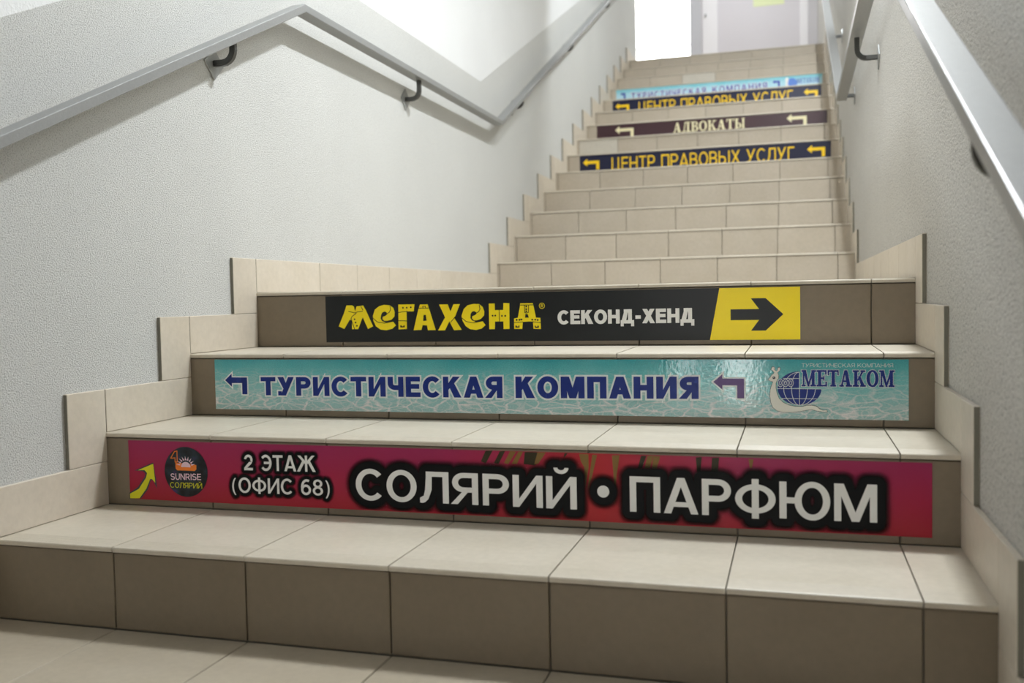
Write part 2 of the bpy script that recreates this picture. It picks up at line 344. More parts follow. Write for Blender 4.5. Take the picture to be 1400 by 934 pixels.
# ------------------------------------------------------------------ handrails
def sweep_rect(name, pts, xa, xb, th, m, parent, org, bev=.0025):
    # pts: top line (y, z); flat bar of thickness th
    bot = []
    for i, p in enumerate(pts):
        ds = []
        if i: ds.append((Vector(p)-Vector(pts[i-1])).normalized())
        if i < len(pts)-1: ds.append((Vector(pts[i+1])-Vector(p)).normalized())
        ns = [Vector((d.y, -d.x)) for d in ds]; n = sum(ns, Vector((0, 0))).normalized()
        bot.append(Vector(p)+n*th/n.dot(ns[0]))
    bm = bmesh.new(); rings = []
    for p, b in zip(pts, bot):
        rings.append([bm.verts.new((x-org[0], yy-org[1], zz-org[2])) for x, (yy, zz) in ((xa, p), (xb, p), (xb, b), (xa, b))])
    for a, b in zip(rings, rings[1:]):
        for k in range(4): bm.faces.new((a[k], a[(k+1) % 4], b[(k+1) % 4], b[k]))
    bm.faces.new(rings[0][::-1]); bm.faces.new(rings[-1]); bmesh.ops.recalc_face_normals(bm, faces=bm.faces)
    bm.edges.ensure_lookup_table()
    ed = [e for e in bm.edges if e.is_manifold and e.calc_face_angle() > .6 and abs((e.verts[0].co-e.verts[1].co).normalized().x) < .5]
    bmesh.ops.bevel(bm, geom=ed, offset=bev, segments=3, affect='EDGES', profile=.5)
    me = bpy.data.meshes.new(name); bm.to_mesh(me); bm.free(); me.materials.append(m)
    o = bpy.data.objects.new(name, me); COL.objects.link(o); o.parent = parent; return o
def bar(name, path, r, m, parent, org):
    # square bar swept along a path in an x-z plane
    bm = bmesh.new(); rings = []
    for i, p in enumerate(path):
        p = Vector(p); d = (Vector(path[min(i+1, len(path)-1)])-Vector(path[max(i-1, 0)])).normalized()
        n = Vector((-d.z, 0, d.x)); b = Vector((0, 1, 0))
        rings.append([bm.verts.new(p+n*r*sx_+b*r*sy_-Vector(org)) for sx_, sy_ in ((-1, -1), (1, -1), (1, 1), (-1, 1))])
    for a, b in zip(rings, rings[1:]):
        for k in range(4): bm.faces.new((a[k], a[(k+1) % 4], b[(k+1) % 4], b[k]))
    bm.faces.new(rings[0][::-1]); bm.faces.new(rings[-1]); bmesh.ops.recalc_face_normals(bm, faces=bm.faces)
    ed = [e for e in bm.edges if e.is_manifold and e.calc_face_angle() > 1.2]
    bmesh.ops.bevel(bm, geom=ed, offset=r*.25, segments=2, affect='EDGES')
    me = bpy.data.meshes.new(name); bm.to_mesh(me); bm.free(); me.materials.append(m)
    o = bpy.data.objects.new(name, me); COL.objects.link(o); o.parent = parent; return o
def handrail(xw, s, xa, xb, top, ybr, label):
    org = (xw+s*.08, 2.3, 1.6)
    h = thing('handrail', org, label, 'handrail')
    sweep_rect('rail', top, xa, xb, .025, M['rail'], h, org)
    def ztop(y):
        for (a, za), (b, zb) in zip(top, top[1:]):
            if a <= y <= b: return za+(zb-za)*(y-a)/(b-a), (zb-za)/(b-a)
    xc = (xa+xb)/2
    for y, drop in ybr:
        z, sl = ztop(y); zb = z-.025*math.sqrt(1+sl*sl); zp = zb-drop; L = abs(xc-xw); R = min(.034, drop-.006)
        path = [(xw+s*.003, y, zp), (xw+s*(L-R), y, zp)]
        for k in range(1, 7):
            a = k/6*math.pi/2; path.append((xw+s*(L-R+R*math.sin(a)), y, zp+R-R*math.cos(a)))
        path.append((xw+s*L, y, zb+.004))
        b = bar('bracket', path, .0088, M['bracket'], h, org)
        pm = bmesh.new(); D = .047
        vs = [[pm.verts.new((xw+s*x-org[0], y+dy-org[1], zp+dz-org[2])) for dy, dz in ((0, -D), (D, 0), (0, D), (-D, 0))] for x in (.0005, .0055)]
        pm.faces.new(vs[0][::-1]); pm.faces.new(vs[1])
        for k in range(4): pm.faces.new((vs[0][k], vs[0][(k+1) % 4], vs[1][(k+1) % 4], vs[1][k]))
        bmesh.ops.recalc_face_normals(pm, faces=pm.faces); bmesh.ops.bevel(pm, geom=pm.edges[:], offset=.0012, segments=1, affect='EDGES')
        me = bpy.data.meshes.new('wall_plate'); pm.to_mesh(me); pm.free(); me.materials.append(M['plate'])
        o = bpy.data.objects.new('wall_plate', me); COL.objects.link(o); o.parent = b
handrail(XL, 1, .043, .093, [(-.8, .616), (1.247, 1.617), (3.43, 1.617), (8.3, 1.617+4.87*.487)],
         [(.857, .055), (2.285, .077), (3.93, .05), (5.3, .05), (6.8, .05)], 'grey steel handrail on brackets along the left wall')
handrail(XR, -1, 1.815, 1.864, [(-.8, .616), (1.247, 1.617), (3.45, 1.617), (8.3, 1.617+4.85*.487)],
         [(-.22, .075), (2.237, .077), (3.70, .05), (5.0, .05), (6.6, .05)], 'grey steel handrail on brackets along the right wall')

# ------------------------------------------------------------------ riser stickers
T = {"mega_m":[[316,637],[344,637],[345,633],[371,636],[380,621],[402,573],[385,565],[369,600],[366,595],[353,565],[332,565],[333,590],[326,594],[307,566],[288,574],[307,613]],"mega_e1":[[439,637],[458,635],[469,627],[473,615],[472,602],[462,592],[449,589],[439,589],[433,594],[434,601],[443,604],[448,608],[447,614],[441,617],[433,614],[429,607],[427,596],[432,588],[446,583],[467,587],[476,575],[464,565],[445,561],[426,563],[411,573],[403,590],[402,605],[409,623],[423,633]],"mega_g":[[485,637],[537,637],[534,616],[511,616],[511,564],[484,563]],"mega_a1":[[554,636],[578,636],[583,622],[602,560],[577,560],[575,574],[561,575],[557,561],[532,560],[548,620]],"mega_x":[[614,635],[641,635],[649,614],[659,635],[679,635],[661,594],[683,560],[659,559],[645,585],[631,559],[609,559],[632,597]],"mega_e2":[[720,635],[738,634],[748,626],[753,613],[752,601],[742,591],[730,587],[721,587],[715,593],[716,599],[724,602],[729,606],[728,611],[722,614],[715,612],[711,605],[710,594],[715,587],[727,582],[747,585],[756,573],[744,563],[726,559],[708,562],[695,571],[686,586],[683,601],[690,620],[702,631]],"mega_n":[[767,635],[785,635],[785,616],[810,616],[811,636],[829,635],[828,561],[810,561],[810,583],[785,583],[784,561],[767,561]],"mega_d":[[861,634],[898,634],[900,628],[907,593],[920,592],[921,560],[899,561],[898,582],[887,582],[868,581],[866,561],[842,561],[842,591],[853,593],[861,629]],"mega_hole":[[[565,605],[572,605],[574,588],[563,587]],[[876,603],[883,603],[886,593],[875,593]],[[335,637],[341,633],[344,619],[349,633],[355,636],[351,639],[345,636],[340,639]],[[490,575],[495,575],[494,572],[500,572],[500,575],[504,575],[504,569],[490,569]],[[846,571],[850,571],[850,568],[855,568],[855,571],[858,571],[858,565],[846,565]],[[903,570],[906,570],[906,567],[911,567],[911,570],[915,570],[915,564],[903,564]]],"mega_line":[[[323,619],[343,614],[352,617],[369,619]],[[370,622],[364,633]],[[348,613],[333,603],[330,597],[341,565]],[[458,634],[460,621],[455,614],[446,609]],[[403,597],[416,586],[439,582],[467,587]],[[484,613],[513,617]],[[485,589],[511,588]],[[550,625],[583,625]],[[563,625],[563,631],[571,630],[571,625]],[[663,598],[649,582]],[[738,632],[740,620],[736,612],[728,608]],[[685,594],[697,584],[719,580],[747,585]],[[798,616],[798,583]],[[874,628],[874,608],[879,606],[885,608],[886,628]],[[862,629],[899,629]],[[843,580],[868,581]],[[898,581],[920,579]]],"mega_dot":[[342,595],[345,585],[349,575],[500,627],[512,627],[525,628],[778,600],[786,600],[806,599],[816,599],[879,625],[879,617],[879,611],[850,587],[858,587],[864,588],[896,587],[905,587],[912,586]],"mega_r":[925,626],"snail":[[1561,479],[1564,480],[1567,478],[1566,474],[1570,470],[1573,472],[1574,477],[1577,479],[1579,476],[1578,472],[1573,467],[1575,461],[1575,454],[1572,450],[1569,442],[1569,431],[1571,420],[1576,407],[1585,398],[1597,392],[1612,389],[1627,389],[1638,392],[1649,392],[1658,390],[1665,384],[1672,381],[1680,382],[1681,378],[1671,378],[1659,380],[1647,383],[1635,381],[1621,378],[1603,376],[1585,376],[1571,379],[1562,387],[1558,398],[1556,413],[1557,428],[1561,440],[1563,446],[1558,447],[1553,450],[1553,452],[1557,456],[1560,461],[1564,464],[1566,467],[1563,471],[1559,474]],"eye":[1565,455],"eyehi":[1564,456],"globe_c":[1621,430],"globe_r":[[1669,430],[1621,392]],"mk":[[1626,435],[1822,437],[1626,472],[1822,473]],"ooo":[[1574,435],[1607,435],[1574,451],[1608,451]],"tk":[[1626,479],[1820,479],[1626,488],[1820,488]],"arrow":[[70,198],[95,213],[115,238],[118,246],[112,252],[87,253],[141,274],[148,229],[149,211],[140,229],[133,232],[123,208],[103,186],[70,184]],"arrowin":[[72,196],[98,209],[119,236],[123,248],[116,255],[97,254],[141,271],[145,225],[136,234],[131,234],[119,210],[99,186],[72,185]],"sun":[[205,265],[259,271],[258,259],[230,256],[202,258]],"sunc":[232,272],"four":[[202,302],[191,286],[203,287],[203,277],[209,278],[209,304]],"sunrise":[[189,234],[272,237],[189,250],[273,252]],"sol2":[[187,216],[274,216],[187,229],[274,229]],"palm_dark":[[[977,325],[993,326],[977,298],[966,302]],[[1009,325],[1021,326],[1006,298],[995,299]],[[1064,325],[1092,325],[1087,297],[1061,299]],[[1150,325],[1157,325],[1150,316],[1148,316]],[[1310,324],[1321,324],[1312,299],[1303,298]],[[1420,324],[1432,325],[1429,295],[1422,295]],[[1452,324],[1466,325],[1463,292],[1450,294]]],"palm_olive":[[[1032,326],[1045,325],[1027,298],[1018,300]],[[1050,325],[1060,325],[1046,299],[1035,299]],[[1092,325],[1110,325],[1093,301],[1084,299]],[[1181,324],[1201,324],[1201,296],[1193,252],[1192,296],[1185,308]],[[1209,323],[1219,323],[1208,279],[1198,248],[1202,278]],[[1250,323],[1266,324],[1259,280],[1255,220],[1253,280]],[[1323,324],[1335,325],[1328,299],[1317,299]],[[1335,324],[1349,324],[1341,297],[1332,299]],[[1523,323],[1532,323],[1529,306],[1525,306]]]}
LY = .0003
class Sticker:
    def __init__(s, label, k, x0, x1, z0, z1, panel, group=None, name='riser_sticker'):
        s.y = YR[k]-.0010; s.org = (x0, s.y, z0)
        s.o = thing(name, s.org, label, 'sticker', group)
        if panel: s.rect('film', x0, x1, z0, z1, 0, panel, thick=.0005)
    def P(s, x, z, lay): return (x, s.y-LY*lay, z)
    def rect(s, name, x0, x1, z0, z1, lay, m, thick=.0002):
        mb = MB(); y = s.y-LY*lay; mb.box((x0, y, z0), (x1, y+thick, z1)); return mb.build(name, m, s.o, s.org)
    def polys(s, name, polys, lay, m):
        mb = MB()
        for i, p in enumerate(polys): mb.poly([s.P(x, z, lay+.05*(i % 13)) for x, z in p])
        o = mb.build(name, m, s.o, s.org, fix=False)
        bm = bmesh.new(); bm.from_mesh(o.data)
        for f in bm.faces:
            f.normal_update()
            if f.normal.y > 0: f.normal_flip()
        bmesh.ops.triangulate(bm, faces=bm.faces[:]); bm.to_mesh(o.data); bm.free(); return o
    def text(s, name, body, x0, x1, zb, zt, lay, m, w=.2, edge=None, gap=.12):
        """lettering between x0..x1, baseline zb, cap height zt; zb / zt may be pairs (left, right)"""
        zb = zb if isinstance(zb, tuple) else (zb, zb); zt = zt if isinstance(zt, tuple) else (zt, zt)
        gl_ = [sans(c, w) for c in body]; tot = sum(g[0] for g in gl_)+gap*(len(body)-1); x = 0; words = [[]]
        for ch, (wd, pp) in zip(body, gl_):
            if ch == ' ': words.append([])
            for p in pp:
                o = []
                for a, h in p:
                    u = (x+a)/tot; l0 = zb[0]+(zb[1]-zb[0])*u; l1 = zt[0]+(zt[1]-zt[0])*u
                    o.append((x0+(x1-x0)*u, l0+(l1-l0)*h))
                words[-1].append(o)
            x += wd+gap
        out = []
        for ps in words:                                    # each printed word is a part of its own
            if edge: s.polys(name+'_outline', [grow(p, edge[0]) for p in ps], lay, edge[1])
            out.append(s.polys(name, ps, lay+(2.5 if edge else 0), m))
        return out
    def disc(s, name, cx, cz, rx, rz, lay, m, n=48):
        return s.polys(name, [[(cx+rx*math.cos(2*math.pi*i/n), cz+rz*math.sin(2*math.pi*i/n)) for i in range(n)]], lay, m)
    def lines(s, name, lns, wd, lay, m):
        ps = []
        for l in lns:
            for (x0, z0), (x1, z1) in zip(l, l[1:]):
                d = Vector((x1-x0, z1-z0))
                if d.length < 1e-6: continue
                d.normalize(); n = Vector((-d.y, d.x))*wd/2; e = d*wd*.3
                ps.append([(x0+n.x-e.x, z0+n.y-e.y), (x0-n.x-e.x, z0-n.y-e.y), (x1-n.x+e.x, z1-n.y+e.y), (x1+n.x+e.x, z1+n.y+e.y)])
        return s.polys(name, ps, lay, m)
    def glow(s, name, src, x0, x1, z0, z1, lay, r0, r1, m, cell=.0025):
        pts = []
        for o in src:
            cnt = {}
            for p in o.data.polygons:
                for e in p.edge_keys: cnt[e] = cnt.get(e, 0)+1
            for (a, b), c in cnt.items():
                if c > 1: continue
                A, B = o.data.vertices[a].co, o.data.vertices[b].co; n = max(1, int((A-B).length/.002))
                for i in range(n): pts.append(A.lerp(B, i/n))
        kd = kdtree.KDTree(len(pts))
        for i, p in enumerate(pts): kd.insert((p.x, 0, p.z), i)
        kd.balance()
        nx, nz = int((x1-x0)/cell)+1, int((z1-z0)/cell)+1
        vs, al, fs = [], [], []
        for j in range(nz+1):
            for i in range(nx+1):
                x, z = x0+(x1-x0)*i/nx, z0+(z1-z0)*j/nz
                d = kd.find((x-s.org[0], 0, z-s.org[2]))[2]; t = min(1, max(0, (d-r0)/(r1-r0))); al.append(1-t*t*(3-2*t)); vs.append(s.P(x, z, lay))
        for j in range(nz):
            for i in range(nx):
                q = [j*(nx+1)+i, j*(nx+1)+i+1, (j+1)*(nx+1)+i+1, (j+1)*(nx+1)+i]
                if max(al[k] for k in q) > 0: fs.append(q)
        me = bpy.data.meshes.new(name); me.from_pydata([Vector(v)-Vector(s.org) for v in vs], [], fs); a = me.attributes.new('ink', 'FLOAT', 'POINT'); a.data.foreach_set('value', al); me.materials.append(m)
        o = bpy.data.objects.new(name, me); COL.objects.link(o); o.parent = s.o; return o
mm = lambda pts: [(x/1000, z/1000) for x, z in pts]
def turn_arrow(xl, xr, zt, zb, zmid, w_, headw):
    """arrow pointing left whose tail turns down on the right"""
    h = headw/2
    return [(xl, zmid), (xl+h*1.15, zmid+h), (xl+h*1.15, zmid+w_/2), (xr, zmid+w_/2), (xr, zb), (xr-w_, zb), (xr-w_, zmid-w_/2), (xl+h*1.15, zmid-w_/2), (xl+h*1.15, zmid-h)]
def grow(p, e):
    n = len(p); ar = sum(p[i][0]*p[(i+1) % n][1]-p[(i+1) % n][0]*p[i][1] for i in range(n)); sg = 1 if ar > 0 else -1; out = []
    for i in range(n):
        a, b, c = Vector(p[i-1]), Vector(p[i]), Vector(p[(i+1) % n]); d1 = (b-a).normalized(); d2 = (c-b).normalized()
        n1, n2 = Vector((d1.y, -d1.x))*sg, Vector((d2.y, -d2.x))*sg; v = (n1+n2)
        v = v.normalized() if v.length > 1e-6 else n1
        q = b+v*e/max(.35, v.dot(n1)); out.append((q.x, q.y))
    return out

# serif lettering assembled from slabs, stems and bowls (unit boxes, one per letter)
def q_(x0, z0, x1, z1): return [(x0, z0), (x1, z0), (x1, z1), (x0, z1)]
def st_(a, b, c, d, z0=0, z1=1): return [(a, z0), (b, z0), (d, z1), (c, z1)]
def ring(cx, cz, rx, rz, ix, iz, a0=0, a1=360, n=20):
    o = []
    for i in range(n):
        a, b = math.radians(a0+(a1-a0)*i/n), math.radians(a0+(a1-a0)*(i+1)/n)
        o.append([(cx+rx*math.cos(a), cz+rz*math.sin(a)), (cx+rx*math.cos(b), cz+rz*math.sin(b)), (cx+ix*math.cos(b), cz+iz*math.sin(b)), (cx+ix*math.cos(a), cz+iz*math.sin(a))])
    return o
sf = .09
SERIF = {
 'М': (1.25, [q_(.0, 0, .34, sf), q_(.78, 0, 1.25, sf), q_(0, 1-sf, .38, 1), q_(.87, 1-sf, 1.25, 1), st_(.12, .22, .12, .22), st_(.90, 1.12, .90, 1.12), st_(.55, .68, .12, .36), st_(.52, .62, .93, 1.10)]),
 'Е': (.88, [q_(0, 0, .84, sf), q_(0, 1-sf, .82, 1), q_(.12, 0, .36, 1), q_(.36, .46, .62, .56), q_(.58, .36, .65, .66), q_(.76, 0, .86, .28), q_(.74, .74, .83, 1)]),
 'Т': (.92, [q_(.34, 0, .58, 1), q_(.22, 0, .70, sf), q_(0, 1-sf, .92, 1), q_(0, .70, .08, 1), q_(.84, .70, .92, 1)]),
 'А': (1.08, [st_(.12, .24, .44, .54), st_(.66, .94, .44, .66), q_(0, 0, .36, sf), q_(.56, 0, 1.06, sf), q_(.24, .28, .76, .37)]),
 'К': (1.08, [q_(.12, 0, .36, 1), q_(0, 0, .48, sf), q_(0, 1-sf, .48, 1), st_(.36, .46, .80, .94, .38, 1), st_(.74, 1.02, .44, .62, 0, .62), q_(.62, 0, 1.08, sf), q_(.66, 1-sf, 1.04, 1)]),
 'О': (1.0, ring(.5, .5, .5, .52, .25, .42)),
 'Д': (1.02, [st_(.18, .30, .36, .46, .09, 1), q_(.62, 0, .86, 1), q_(.30, 1-sf, .98, 1), q_(.06, .02, 1.0, .11), q_(.02, -.2, .12, .11), q_(.90, -.2, 1.0, .11)]),
 'В': (.92, [q_(.12, 0, .36, 1), q_(0, 0, .5, sf), q_(0, 1-sf, .5, 1), q_(.36, .47, .5, .56)]+ring(.48, .755, .38, .245, .16, .16, -90, 90, 10)+ring(.50, .27, .42, .27, .18, .18, -90, 90, 10)),
 'Ы': (1.22, [q_(.12, 0, .36, 1), q_(0, 0, .45, sf), q_(0, 1-sf, .48, 1), q_(.36, .48, .48, .56)]+ring(.46, .28, .38, .28, .15, .18, -90, 90, 10)+[q_(.94, 0, 1.16, 1), q_(.86, 0, 1.22, sf), q_(.86, 1-sf, 1.22, 1)]),
}
def serif(s, name, word, x0, x1, zb, zt, lay, m, edge=None, gap=.08):
    tot = sum(SERIF[c][0] for c in word)+gap*(len(word)-1); k = (x1-x0)/tot; x = 0; ps = []
    for c in word:
        wd, gl_ = SERIF[c]
        ps += [[(x0+(x+a)*k, zb+(zt-zb)*b) for a, b in p] for p in gl_]; x += wd+gap
    if edge: s.polys(name+'_outline', [grow(p, edge[0]) for p in ps], lay, edge[1]); lay += 2.5; ps = [grow(p, .0005) for p in ps]
    return s.polys(name, ps, lay, m)

# sans lettering assembled from stems, slanted strokes and bowls (unit cap height, stem width w)
def mir(ps, W): return [[(W-x, z) for x, z in p][::-1] for p in ps]
def sans(c, w):
    b = w*.84
    R_ = lambda cx, cz, rx, rz, a0=0, a1=360, n=24, k=1: ring(cx, cz, rx, rz, rx-w*k, rz-b*k, a0, a1, n)
    def P_(): return [q_(0, 0, w, 1), q_(w, 1-b, .45, 1), q_(w, .38, .45, .38+b)]+R_(.45, .69, .36, .31, -90, 90, 14)
    def K_(o=0): return [[(o, .34), (o, .34+w*1.15), (.86-1.3*w, 1), (.86, 1)], [(.92, 0), (.92-1.32*w, 0), (.30, .54), (.30+w*.75, .54+w*.9)]]
    if c == ' ': return .38, []
    if c in 'ОO': return .98, R_(.49, .5, .49, .52, n=32)
    if c in 'СC': return .92, R_(.49, .5, .49, .52, 42, 318, 28)
    if c == 'Э': return .92, mir(R_(.49, .5, .49, .52, 42, 318, 28), .95)+[q_(.30, .5-b/2, .94-w*.5, .5+b/2)]
    if c in 'ТT': return .84, [q_(0, 1-b, .84, 1), q_(.42-w/2, 0, .42+w/2, 1-b)]
    if c == 'У': return .92, [[(.16, 0), (.16+1.05*w, 0), (.92, 1), (.92-1.15*w, 1)], [(0, 1), (1.2*w, 1), (.40+.75*w, .36), (.36, .30)], q_(.02, 0, .22, b)]
    if c in 'РP': return .82, P_()
    if c == 'Я': return .86, mir(P_(), .82)+[[(-.04, 0), (1.15*w-.04, 0), (.40+.75*w, .44), (.36, .44)]]
    if c in 'ИЙ':
        W = .90; o = [q_(0, 0, w, 1), q_(W-w, 0, W, 1), [(w, 0), (w, w*1.35), (W-w, 1), (W-w, 1-w*1.35)]]
        if c == 'Й': o += ring(W/2, 1.27, .22, .19, .22-w*.62, .19-b*.72, 180, 360, 14)
        return W, o
    if c == 'Ч': return .82, [q_(.82-w, 0, .82, 1), q_(0, .66, w, 1), q_(.38, .34, .82-w, .34+b)]+R_(.38, .66, .38, .32, 180, 270, 10)
    if c in 'ЕE': return .76, [q_(0, 0, w, 1), q_(w, 0, .76, b), q_(w, 1-b, .74, 1), q_(w, .5-b/2+.02, .70, .5+b/2+.02)]
    if c == 'К': return .92, [q_(0, 0, w, 1)]+K_(w*.9)
    if c == 'Ж': return 1.42, [q_(.71-w/2, 0, .71+w/2, 1)]+[[(x+.56, z) for x, z in p] for p in K_(.1)]+mir([[(x+.56, z) for x, z in p] for p in K_(.1)], 1.42)
    if c in 'АA': return .98, [st_(0, 1.1*w, .49-.56*w, .49+.5*w), mir([st_(0, 1.1*w, .49-.56*w, .49+.5*w)], .98)[0], q_(.22, .19, .76, .19+b*.85)]
    if c in 'МM': return 1.10, [q_(0, 0, w*.96, 1), q_(1.10-w*.96, 0, 1.10, 1), [(w*.25, 1), (w*1.3, 1), (.55+w*.52, 0), (.55-w*.52, 0)], [(1.1-w*.25, 1), (1.1-w*1.3, 1), (.55-w*.52, 0), (.55+w*.52, 0)]]
    if c == 'П': return .88, [q_(0, 0, w, 1), q_(.88-w, 0, .88, 1), q_(w, 1-b, .88-w, 1)]
    if c in 'НH': return .88, [q_(0, 0, w, 1), q_(.88-w, 0, .88, 1), q_(w, .5-b/2, .88-w, .5+b/2)]
    if c == 'Л': return .92, [q_(.92-w, 0, .92, 1), q_(.20, 1-b, .92-w, 1), [(.20, 1-b), (.20+w, 1-b), (.19+w, .42), (.17, .42)], [(.17, .42), (.19+w, .42), (.10+w*.9, .12), (.11, .16)], [(0, 0), (0, b*.95), (.11, .16+w*.3), (.10+w*.9, .12), (.16, .01), (.08, -.01)]]
    if c == 'Ф': return 1.10, ring(.55, .50, .55, .40, .55-w, .40-b*.9, n=32)+[q_(.55-w/2, -.04, .55+w/2, 1.04)]
    if c == 'Ю': return 1.34, [q_(0, 0, w, 1), q_(w, .5-b/2, .46, .5+b/2)]+R_(.87, .5, .47, .52, n=32)
    if c == 'Д': return 1.0, [q_(.84-w, b, .84, 1), q_(.24, 1-b, .84-w, 1), [(.24, 1-b), (.24+w, 1-b), (.16+w*.9, b), (.08, b)], q_(0, 0, 1, b), q_(0, -.20, w*.8, 0), q_(1-w*.8, -.20, 1, 0)]
    if c in 'ХX': return .94, [st_(0, 1.2*w, .92-1.2*w, .92), st_(.94-1.2*w, .94, .02, .02+1.2*w)]
    if c == 'Ц': return .98, [q_(0, 0, w, 1), q_(.84-w, b, .84, 1), q_(w, 0, .98, b), q_(.98-w*.8, -.2, .98, 0)]
    if c in 'ВB': return .84, [q_(0, 0, w, 1), q_(w, 1-b, .42, 1), q_(w, .5-b/2, .44, .5+b/2), q_(w, 0, .44, b)]+ring(.42, .75-b/4, .36, .25+b/4, .36-w, .25-b*.75, -90, 90, 12)+ring(.44, .25+b/4, .40, .25+b/4, .40-w, .25-b*.75, -90, 90, 12)
    if c == 'Ы': return 1.18, [q_(0, 0, w, 1), q_(w, 0, .42, b), q_(w, .62-b, .42, .62), q_(1.18-w, 0, 1.18, 1)]+R_(.42, .31, .36, .31, -90, 90, 14)
    if c == 'Г': return .68, [q_(0, 0, w, 1), q_(w, 1-b, .68, 1)]
    if c == 'S': return .84, ring(.42, .755-b/4, .40, .265+b/4, .40-w, .265-b*.75, 25, 270, 20)+ring(.42, .245+b/4, .42, .265+b/4, .42-w, .265-b*.75, -155, 90, 20)
    if c == 'U': return .86, [q_(0, .40, w, 1), q_(.86-w, .40, .86, 1)]+R_(.43, .42, .43, .44, 180, 360, 18)
    if c == 'N': return .88, [q_(0, 0, w, 1), q_(.88-w, 0, .88, 1), [(w, 1), (w, 1-w*1.35), (.88-w, 0), (.88-w, w*1.35)]]
    if c == 'R': return .88, P_()+[[(.36, .42), (.36+1.1*w, .42), (.88, 0), (.88-1.2*w, 0)]]
    if c == 'I': return w, [q_(0, 0, w, 1)]
    if c == '2': return .76, ring(.37, .68, .36, .33, .36-w, .33-b, -25, 172, 18)+[[(.0, b*.9), (.38, .44), (.70, .55), (.70-w*.1, .48), (.60, .36), (.30, b)], q_(0, 0, .74, b)][1:]+[[(0, 0), (0, b), (.42, .54), (.70, .56), (.62, .42), (.26, b)]]
    if c == '6': return .78, ring(.39, .33, .38, .34, .38-w, .34-b, n=28)+ring(.46, .5, .45, .51, .45-w, .51-b, 62, 190, 16)
    if c == '8': return .78, ring(.39, .745, .35, .265, .35-w, .265-b*.85, n=26)+ring(.39, .275, .39, .285, .39-w, .285-b*.85, n=28)
    if c == '4': return .80, [q_(.62-w, 0, .62, 1), q_(0, .22, .80, .22+b), [(0, .22+b), (w*.6, .22+b), (.62, 1), (.62-w, 1)]]
    if c in '()':
        o = ring(.62, .40, .60, .74, .60-w*.75, .70, 128, 232, 14)
        return .40, o if c == '(' else mir(o, .40)
    if c == '-': return .46, [q_(.03, .32, .43, .32+b)]
    raise KeyError(c)

# --- second riser: magenta solarium strip
s = Sticker('magenta sticker with glowing white words and a sun logo on the second lowest riser', 1, .072, 1.857, .184, .326, M['magenta'])
for p in T['palm_dark']: s.polys('dark_frond', [mm(p)], 1, M['fdark'])
for p in T['palm_olive']: s.polys('olive_frond', [mm(p)], 2, M['olive'])
A = s.text('lettering', 'СОЛЯРИЙ', .671, 1.175, .2075, (.2765, .2755), 5, M['white'], .19, gap=.10)
B = s.disc('bullet', 1.231, .2475, .0125, .0125, 5, M['white'])
C = s.text('lettering', 'ПАРФЮМ', 1.286, 1.760, .2085, .2815, 5, M['white'], .19, gap=.10)
s.glow('black_glow', A+[B]+C, .62, 1.80, .186, .325, 3, .013, .029, M['glow'])
A = s.text('lettering', '2 ЭТАЖ', .389, .571, (.264, .266), (.300, .303), 5, M['white'], .19)
B = s.text('lettering', '(ОФИС 68)', .355, .607, (.211, .213), (.246, .249), 5, M['white'], .18)
s.glow('black_glow', A+B, .32, .64, .186, .325, 3, .005, .013, M['glow'], .002)
s.polys('arrow_edge', [mm(T['arrow'])], 1, M['outline']); s.polys('arrow', [mm(T['arrowin'])], 2, M['lime'])
s.disc('logo_disc', .2315, .2545, .059, .0595, 3, M['night'])
cx, cz = .2320, .2690
rays = []
for i in range(9):
    a = math.radians(10+i*20); rays.append([(cx+.0155*math.cos(a-.14), cz+.0135*math.sin(a-.14)), (cx+.0265*math.cos(a+.05), cz+.0235*math.sin(a+.05)), (cx+.0155*math.cos(a+.14), cz+.0135*math.sin(a+.14))])
s.polys('logo_bed', [[(.2035, .262), (.208, .2575), (.256, .2575), (.2605, .262), (.2605, .272), (.2035, .276)]], 4, M['orange'])
s.polys('logo_sun', rays+[[(cx+.0130*math.cos(math.radians(t)), cz-.003+.0125*math.sin(math.radians(t))) for t in range(0, 181, 12)]], 5, M['pinkwhite'])
s.lines('logo_numeral', [mm(T['four']+T['four'][:1])], .0022, 5, M['orange'])
s.text('logo_word', 'SUNRISE', .189, .2725, (.2345, .2365), (.2495, .2515), 5, M['pinkwhite'], .17)
s.text('logo_word', 'СОЛЯРИЙ', .187, .2745, (.2160, .2162), (.2285, .2292), 5, M['lime'], .13)

# --- third riser: turquoise travel strip
def travel(label, k, x0, x1, z0, z1, panel):
    return Sticker(label, k, x0, x1, z0, z1, panel)
s = travel('turquoise water sticker with navy words and a snail globe logo on the third riser', 2, .086, 1.853, .361, .497, M['water'])
for xl, xr, zm in ((.118, .186, .4405), (1.428, 1.498, .4445)):
    p = turn_arrow(xl, xr, 0, zm-.038, zm, .0155, .036); s.polys('arrow_outline', [grow(p, .0035)], 1, M['palewhite']); s.polys('arrow', [p], 2, M['navy'] if xl < 1 else M['purple'])
s.text('lettering', 'ТУРИСТИЧЕСКАЯ', .228, .913, (.4005, .4005), (.4495, .4545), 1, M['navy'], .275, (.0042, M['palewhite']))
s.text('lettering', 'КОМПАНИЯ', .945, 1.396, (.4010, .4040), (.4545, .4565), 1, M['navy'], .30, (.0042, M['palewhite']))
cx, cz = .0, .0
gx, gz = T['globe_c'][0]/1000, T['globe_c'][1]/1000; rx, rz = T['globe_r'][0][0]/1000-gx, gz-T['globe_r'][1][1]/1000
E_ = lambda a, kx=1, kz=1: (gx+rx*kx*math.cos(math.radians(a)), gz+rz*kz*math.sin(math.radians(a)))
s.polys('globe', [[E_(a) for a in range(180, 361, 10)]], 1, M['navy'])
